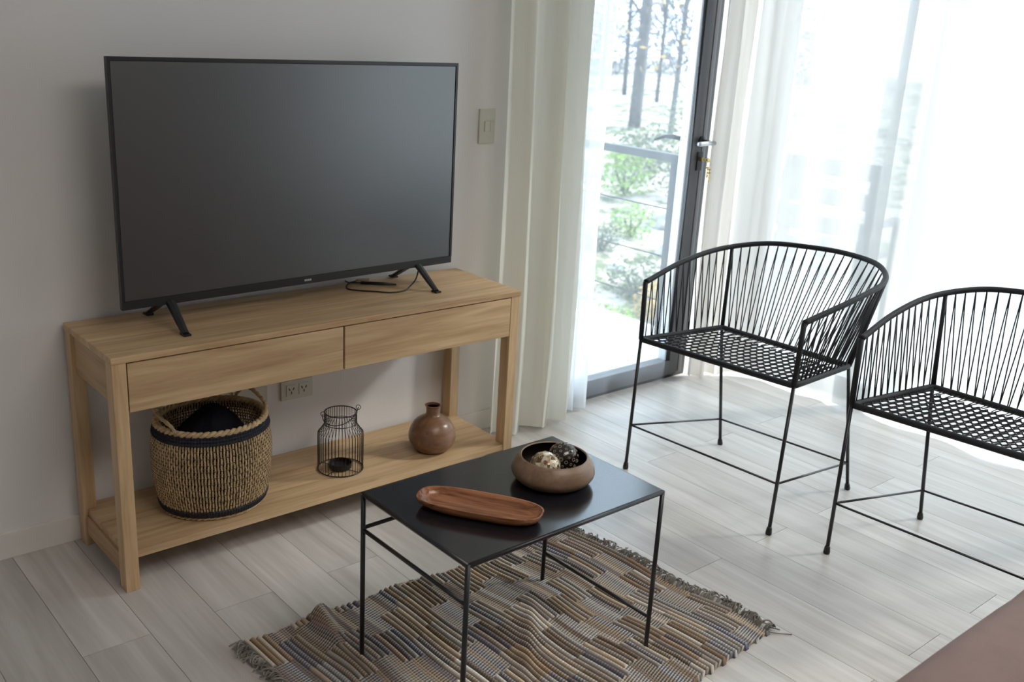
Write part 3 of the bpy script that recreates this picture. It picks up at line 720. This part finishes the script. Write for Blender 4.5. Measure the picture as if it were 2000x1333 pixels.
for i in range(NU+1):
    u = i/NU; ri = min(NR-1, i//SUB); fr = (i/SUB)-ri
    for j in range(NV+1):
        v = j/NV; c, k = blk(ri, v)
        if (c, k) not in typ: typ[(c, k)] = ((c+k) % 2 == 0) if rr_.random() < .7 else rr_.random() < .75
        ribt = typ[(c, k)]
        if (ri, k) not in cols:
            cols[(ri, k)] = (rr_.choice(pal), rr_.choice([(.64,.54,.42),(.68,.64,.58),(.40,.28,.19),(.58,.46,.33)]), rr_.uniform(.8,1.15), rr_.choice(gap))
        yc, wc, b0, gc = cols[(ri, k)]
        x, y = q2(u, v)
        p = abs(math.sin(PI*fr))**.8
        ph = v*96+ri*.5
        st = .5+.5*math.cos(2*PI*ph+(fr-.5)*3)
        if ribt:
            z = .0020+.0085*p+.0010*st*p; wmix = .65*st*p; gm = max(0, min(1, 1.25-p*1.55))
        else:
            p2 = abs(math.sin(2*PI*fr)); z = .0035+.0018*p2+.0026*st; wmix = .85*st; gm = min(1, .95*(1-st)*(.45+.55*(1-p2))+.3*(1-p2))
        wv = .004*(1+math.sin(x*9+y*5))*(1+.5*math.sin(y*13-x*4)); cr_ = .030*math.exp(-((x-.372-(y+.75)*.28)/.024)**2)*max(0, 1-v/.42)
        cr2 = .010*math.exp(-((x-.80-(y+1.1)*.9)/.03)**2)*math.exp(-((y+1.18)/.12)**2)
        tabledamp = 1
        for lx, ly in ((.353,-1.379),(.956,-1.379),(.956,-.982),(.353,-.982)):
            tabledamp = min(tabledamp, min(1, math.hypot(x-lx, y-ly)/.09))
        z += (wv+cr2+cr_)*tabledamp
        ex = .004*math.sin(ri*2.1) if j in (0, NV) else 0
        sidey = .006*math.sin(x*23)*(1-v)
        verts.append((x-.7+(.010*math.sin(y*17) if u > .5 else .006*math.sin(y*11))*abs(u-.5)*2+.0035*math.sin(v*14+x*11), y+1.17+ex+sidey, z if 0 < j < NV and 0 < i < NU else .001+(cr_ if j == 0 else 0)))
        colr.append([1.1*b0*((yc[q]*(1-wmix)+wc[q]*wmix)*(1-gm)+gc[q]*gm) for q in range(3)]+[1])
faces = []
for i in range(NU):
    for j in range(NV):
        a = i*(NV+1)+j; faces.append((a, a+NV+1, a+NV+2, a+1))
me = bpy.data.meshes.new('weave'); me.from_pydata(verts, [], faces)
ca = me.color_attributes.new('Col', 'FLOAT_COLOR', 'POINT'); ca.data.foreach_set('color', [c for q in colr for c in q])
me.materials.append(RUGM)
wo = bpy.data.objects.new('weave', me); COL.objects.link(wo); wo.parent = rg_; wo['kind'] = 'stuff'
me.polygons.foreach_set('use_smooth', [True]*len(me.polygons))
for side in (0, 1):
    bm = B()
    for k in range(64):
        v = (k+.5)/64+random.uniform(-.004,.004); x, y = q2(side, v); x += -.7+(.010*math.sin(y*17) if side else .006*math.sin(y*11)); y += 1.17; s = 1 if side else -1
        for h in range(3):
            l = random.uniform(.025,.048); a = random.gauss(0,.55); p0 = Vector((x-s*.004, y+random.uniform(-.003,.003), .004))
            up = random.uniform(.004,.018); pts = [p0, p0+Vector((s*l*.4, l*.3*math.sin(a), up)), p0+Vector((s*l*.75, l*.7*math.sin(a)+random.uniform(-.008,.008), up*.8)), p0+Vector((s*l*.95*math.cos(a*.6), l*math.sin(a)+random.uniform(-.01,.01), .003))]
            tube(bm, spl(pts, 3), [.0030-.00012*i for i in range(10)], 4)
    obj('fringe', bm, FRINGE, rg_, smooth=True, kind='stuff')
tb('loose_thread', FRINGE, rg_, spl([(.575,-.345,.004),(.59,-.37,.004),(.625,-.40,.002)], 4), .0015, 4)

# ------------------------------------------------------------------ woven armchairs
def make_chair(label):
    # local: +x is backwards (towards the window), +y is the chair's right side
    t = thing('rope_armchair', label, 'chair', (1.795, -.862, 0), 0, 'black rope armchairs in front of the window')
    sz = .48
    Sf = {-1: Vector((.03,-.293,sz)), 1: Vector((-.03,.300,sz))}; Sb = {-1: Vector((.368,-.278,sz)), 1: Vector((.350,.242,sz))}
    Ff = {-1: Vector((-.05,-.330,.0)), 1: Vector((-.07,.279,.0))}; Fb = {-1: Vector((.472,-.292,.0)), 1: Vector((.407,.225,.0))}
    arm = {s: Sf[s]+Vector((0, .004*s, .207)) for s in (-1, 1)}
    rimp = [arm[1], Vector((.17,.314,.735)), Vector((.37,.300,.766)), Vector((.53,.215,.786)), Vector((.605,.07,.792)), Vector((.630,-.06,.792)), Vector((.595,-.20,.785)), Vector((.47,-.300,.765)), Vector((.27,-.328,.742)), arm[-1]]
    rim = resample(spl(rimp, 12), 161)
    tb('top_rail', CORD, t, rim, .0096, 10)
    bk_i = {1: None, -1: None}
    for s in (1, -1):
        tgt = Vector((.42,.29,.772)) if s > 0 else Vector((.485,-.292,.767))
        bk_i[s] = min(range(161), key=lambda i: (rim[i]-tgt).length)
    for s in (1, -1):
        tb('arm_post', CORD, t, [Sf[s], arm[s]], .0088, 10)
        tb('back_post', CORD, t, [Sb[s], rim[bk_i[s]]], .0070 if s > 0 else .0095, 8)
    for s in (1, -1):
        for top, ft in ((Sf[s], Ff[s]), (Sb[s], Fb[s])):
            lg = tb('leg', METALBLK, t, [ft+Vector((0,0,.002)), top], .0062, 10)
            bm = B(); d = (top-ft).normalized(); tube(bm, [ft, ft+d*.006, ft+d*.022, ft+d*.026], [.0095,.0105,.0085,.0065], 12); obj('foot_cap', bm, BLACK, lg, smooth=True)
    fr = lambda a, b, f: a.lerp(b, f)
    P1 = {s: fr(Ff[s], Sf[s], .345) for s in (1,-1)}; P2 = {s: fr(Fb[s], Sb[s], .225) for s in (1,-1)}
    for a, b in ((P1[1],P1[-1]),(P1[-1],P2[-1]),(P2[-1],P2[1]),(P2[1],P1[1])): tb('stretcher', METALBLK, t, [a, b], .0038, 8)
    loop = [Sf[1], Sf[-1], Sb[-1], Sb[1]]; lp_ = []
    for k in range(4):
        a, b = loop[k], loop[(k+1)%4]
        for i in range(12): lp_.append(a.lerp(b, .02+.96*i/11))
    bm = B(); tube(bm, lp_, .0105, 10, True); obj('seat_frame', bm, CORD, t, smooth=True)
    # back cords: V-shaped pairs from the rail to the seat frame
    base = resample([Sf[1], Sb[1], Sb[-1], Sf[-1]], 401)
    # match seat positions to rail positions piecewise (sides and back)
    bl, br_ = 0, 0
    dsum = [0]
    for a, b in zip(base, base[1:]): dsum.append(dsum[-1]+(b-a).length)
    L1 = (Sb[1]-Sf[1]).length; L2 = (Sb[-1]-Sb[1]).length; LT = dsum[-1]
    i1, i2 = bk_i[1]/160, bk_i[-1]/160
    def seatpos(f):
        if f < i1: g = L1*(f/i1)
        elif f < i2: g = L1+L2*(f-i1)/(i2-i1)
        else: g = L1+L2+(LT-L1-L2)*(f-i2)/(1-i2)
        g = g/LT*400; k = min(399, int(g)); return base[k].lerp(base[k+1], g-k)
    def rimpos(f): g = max(0, min(1, f))*160; k = min(159, int(g)); return rim[k].lerp(rim[k+1], g-k)
    bm = B(); rnd = random.Random(3); n = 46
    for k in range(n):
        f = (k+.5)/n; f = .012+.976*f; sp = .5/n
        top = rimpos(f)
        for s in (-1, 1):
            g = f+s*sp*rnd.uniform(.75,1.1)+(.018 if f > i1 else -.006)*math.sin(PI*f)
            b_ = seatpos(max(.008, min(.992, g)))
            n_ = (top-b_).normalized(); off = Vector((0,0,.0))
            tube(bm, [top+off, b_.lerp(top,.5)+Vector((rnd.uniform(-.001,.001),rnd.uniform(-.001,.001),0)), b_], .0021, 5)
    obj('back_cords', bm, CORD, t, smooth=True, kind='stuff')
    # seat net: rows of cords that touch and part again
    bm = B(); rows = 17
    for r in range(rows):
        g = .03+.80*(r+.5)/rows
        a, b = Sf[1].lerp(Sb[1], g), Sf[-1].lerp(Sb[-1], g); pitch = .80*.36/rows; m_ = 44; pts = []
        for i in range(m_*4+1):
            f = i/(m_*4); ph = 2*PI*f*m_/2*1.0
            tri = math.sin(ph)*1.25; tri = max(-1, min(1, tri))*(1 if r % 2 else -1)
            pts.append(a.lerp(b, f)+Vector((tri*pitch*.5, 0, .002*math.cos(ph))))
        tube(bm, pts, .0026, 4)
    for k in range(30):
        f = (k+.5)/30; a = Sf[1].lerp(Sf[-1], f); b = Sb[1].lerp(Sb[-1], f)
        tube(bm, [b, b.lerp(a, .18)+Vector((0,.006*(1 if k%2 else -1),0))], .002, 4); tube(bm, [a, a.lerp(b, .04)], .002, 4)
    obj('seat_net', bm, CORD, t, smooth=True, kind='stuff')
    return t
def dup(root, loc, label, rz=0):
    r = root.copy(); COL.objects.link(r); r.location = loc; r.rotation_euler = (0,0,rz); r['label'] = label
    for ch in list(root.children):
        c = ch.copy(); COL.objects.link(c); c.parent = r
        for g in ch.children:
            d = g.copy(); COL.objects.link(d); d.parent = c
    return r
ch = make_chair('black woven rope armchair with thin metal legs beside the glazed door')
dup(ch, (1.865, -1.652, 0), 'black woven rope armchair cut off by the right edge of the photo')

# ------------------------------------------------------------------ sofa at the lower right
sf = thing('sofa', 'mauve brown fabric sofa seat in the lower right corner', 'sofa', (.25, -2.112, 0))
def soft(bm, x0, x1, y0, y1, z0, z1, nx=40, ny=30, seed=1):
    from mathutils import noise
    box(bm, x0, x1, y0, y1, z0, z1)
    bmesh.ops.subdivide_edges(bm, edges=bm.edges[:], cuts=24, use_grid_fill=True)
    for v in bm.verts:
        ex = min(v.co.x-x0, x1-v.co.x); ey = min(v.co.y-y0, y1-v.co.y); ez = min(v.co.z-z0, z1-v.co.z)
        r = .035
        # rounded edges
        c = Vector((min(max(v.co.x, x0+r), x1-r), min(max(v.co.y, y0+r), y1-r), min(max(v.co.z, z0+r), z1-r))); d = v.co-c
        if d.length > 1e-6: v.co = c+d.normalized()*min(d.length, r) if d.length > r else v.co
        if v.co.z > z1-.04:
            v.co.z += .004*noise.noise(Vector((v.co.x*3, v.co.y*7, seed)))-.004*abs(math.sin(v.co.x*5.2+v.co.y*6+2*noise.noise(v.co*3)))**6
bm = B(); soft(bm, 0, 2.0, -.85, 0, .24, .452); obj('seat_cushion', bm, SOFA, sf, smooth=True)
bx('base', SOFA, sf, .01, 1.99, -.9, -.02, .10, .238, .01)
bm = B(); soft(bm, 0, 2.0, -1.02, -.84, .30, .80, seed=4); obj('backrest', bm, SOFA, sf, smooth=True)
for x in (.06, 1.94):
    for y in (-.08, -.84): bm = B(); tube(bm, [(x,y,0),(x,y,.10)], [.016,.022], 12); obj('leg', bm, BLACK, sf)
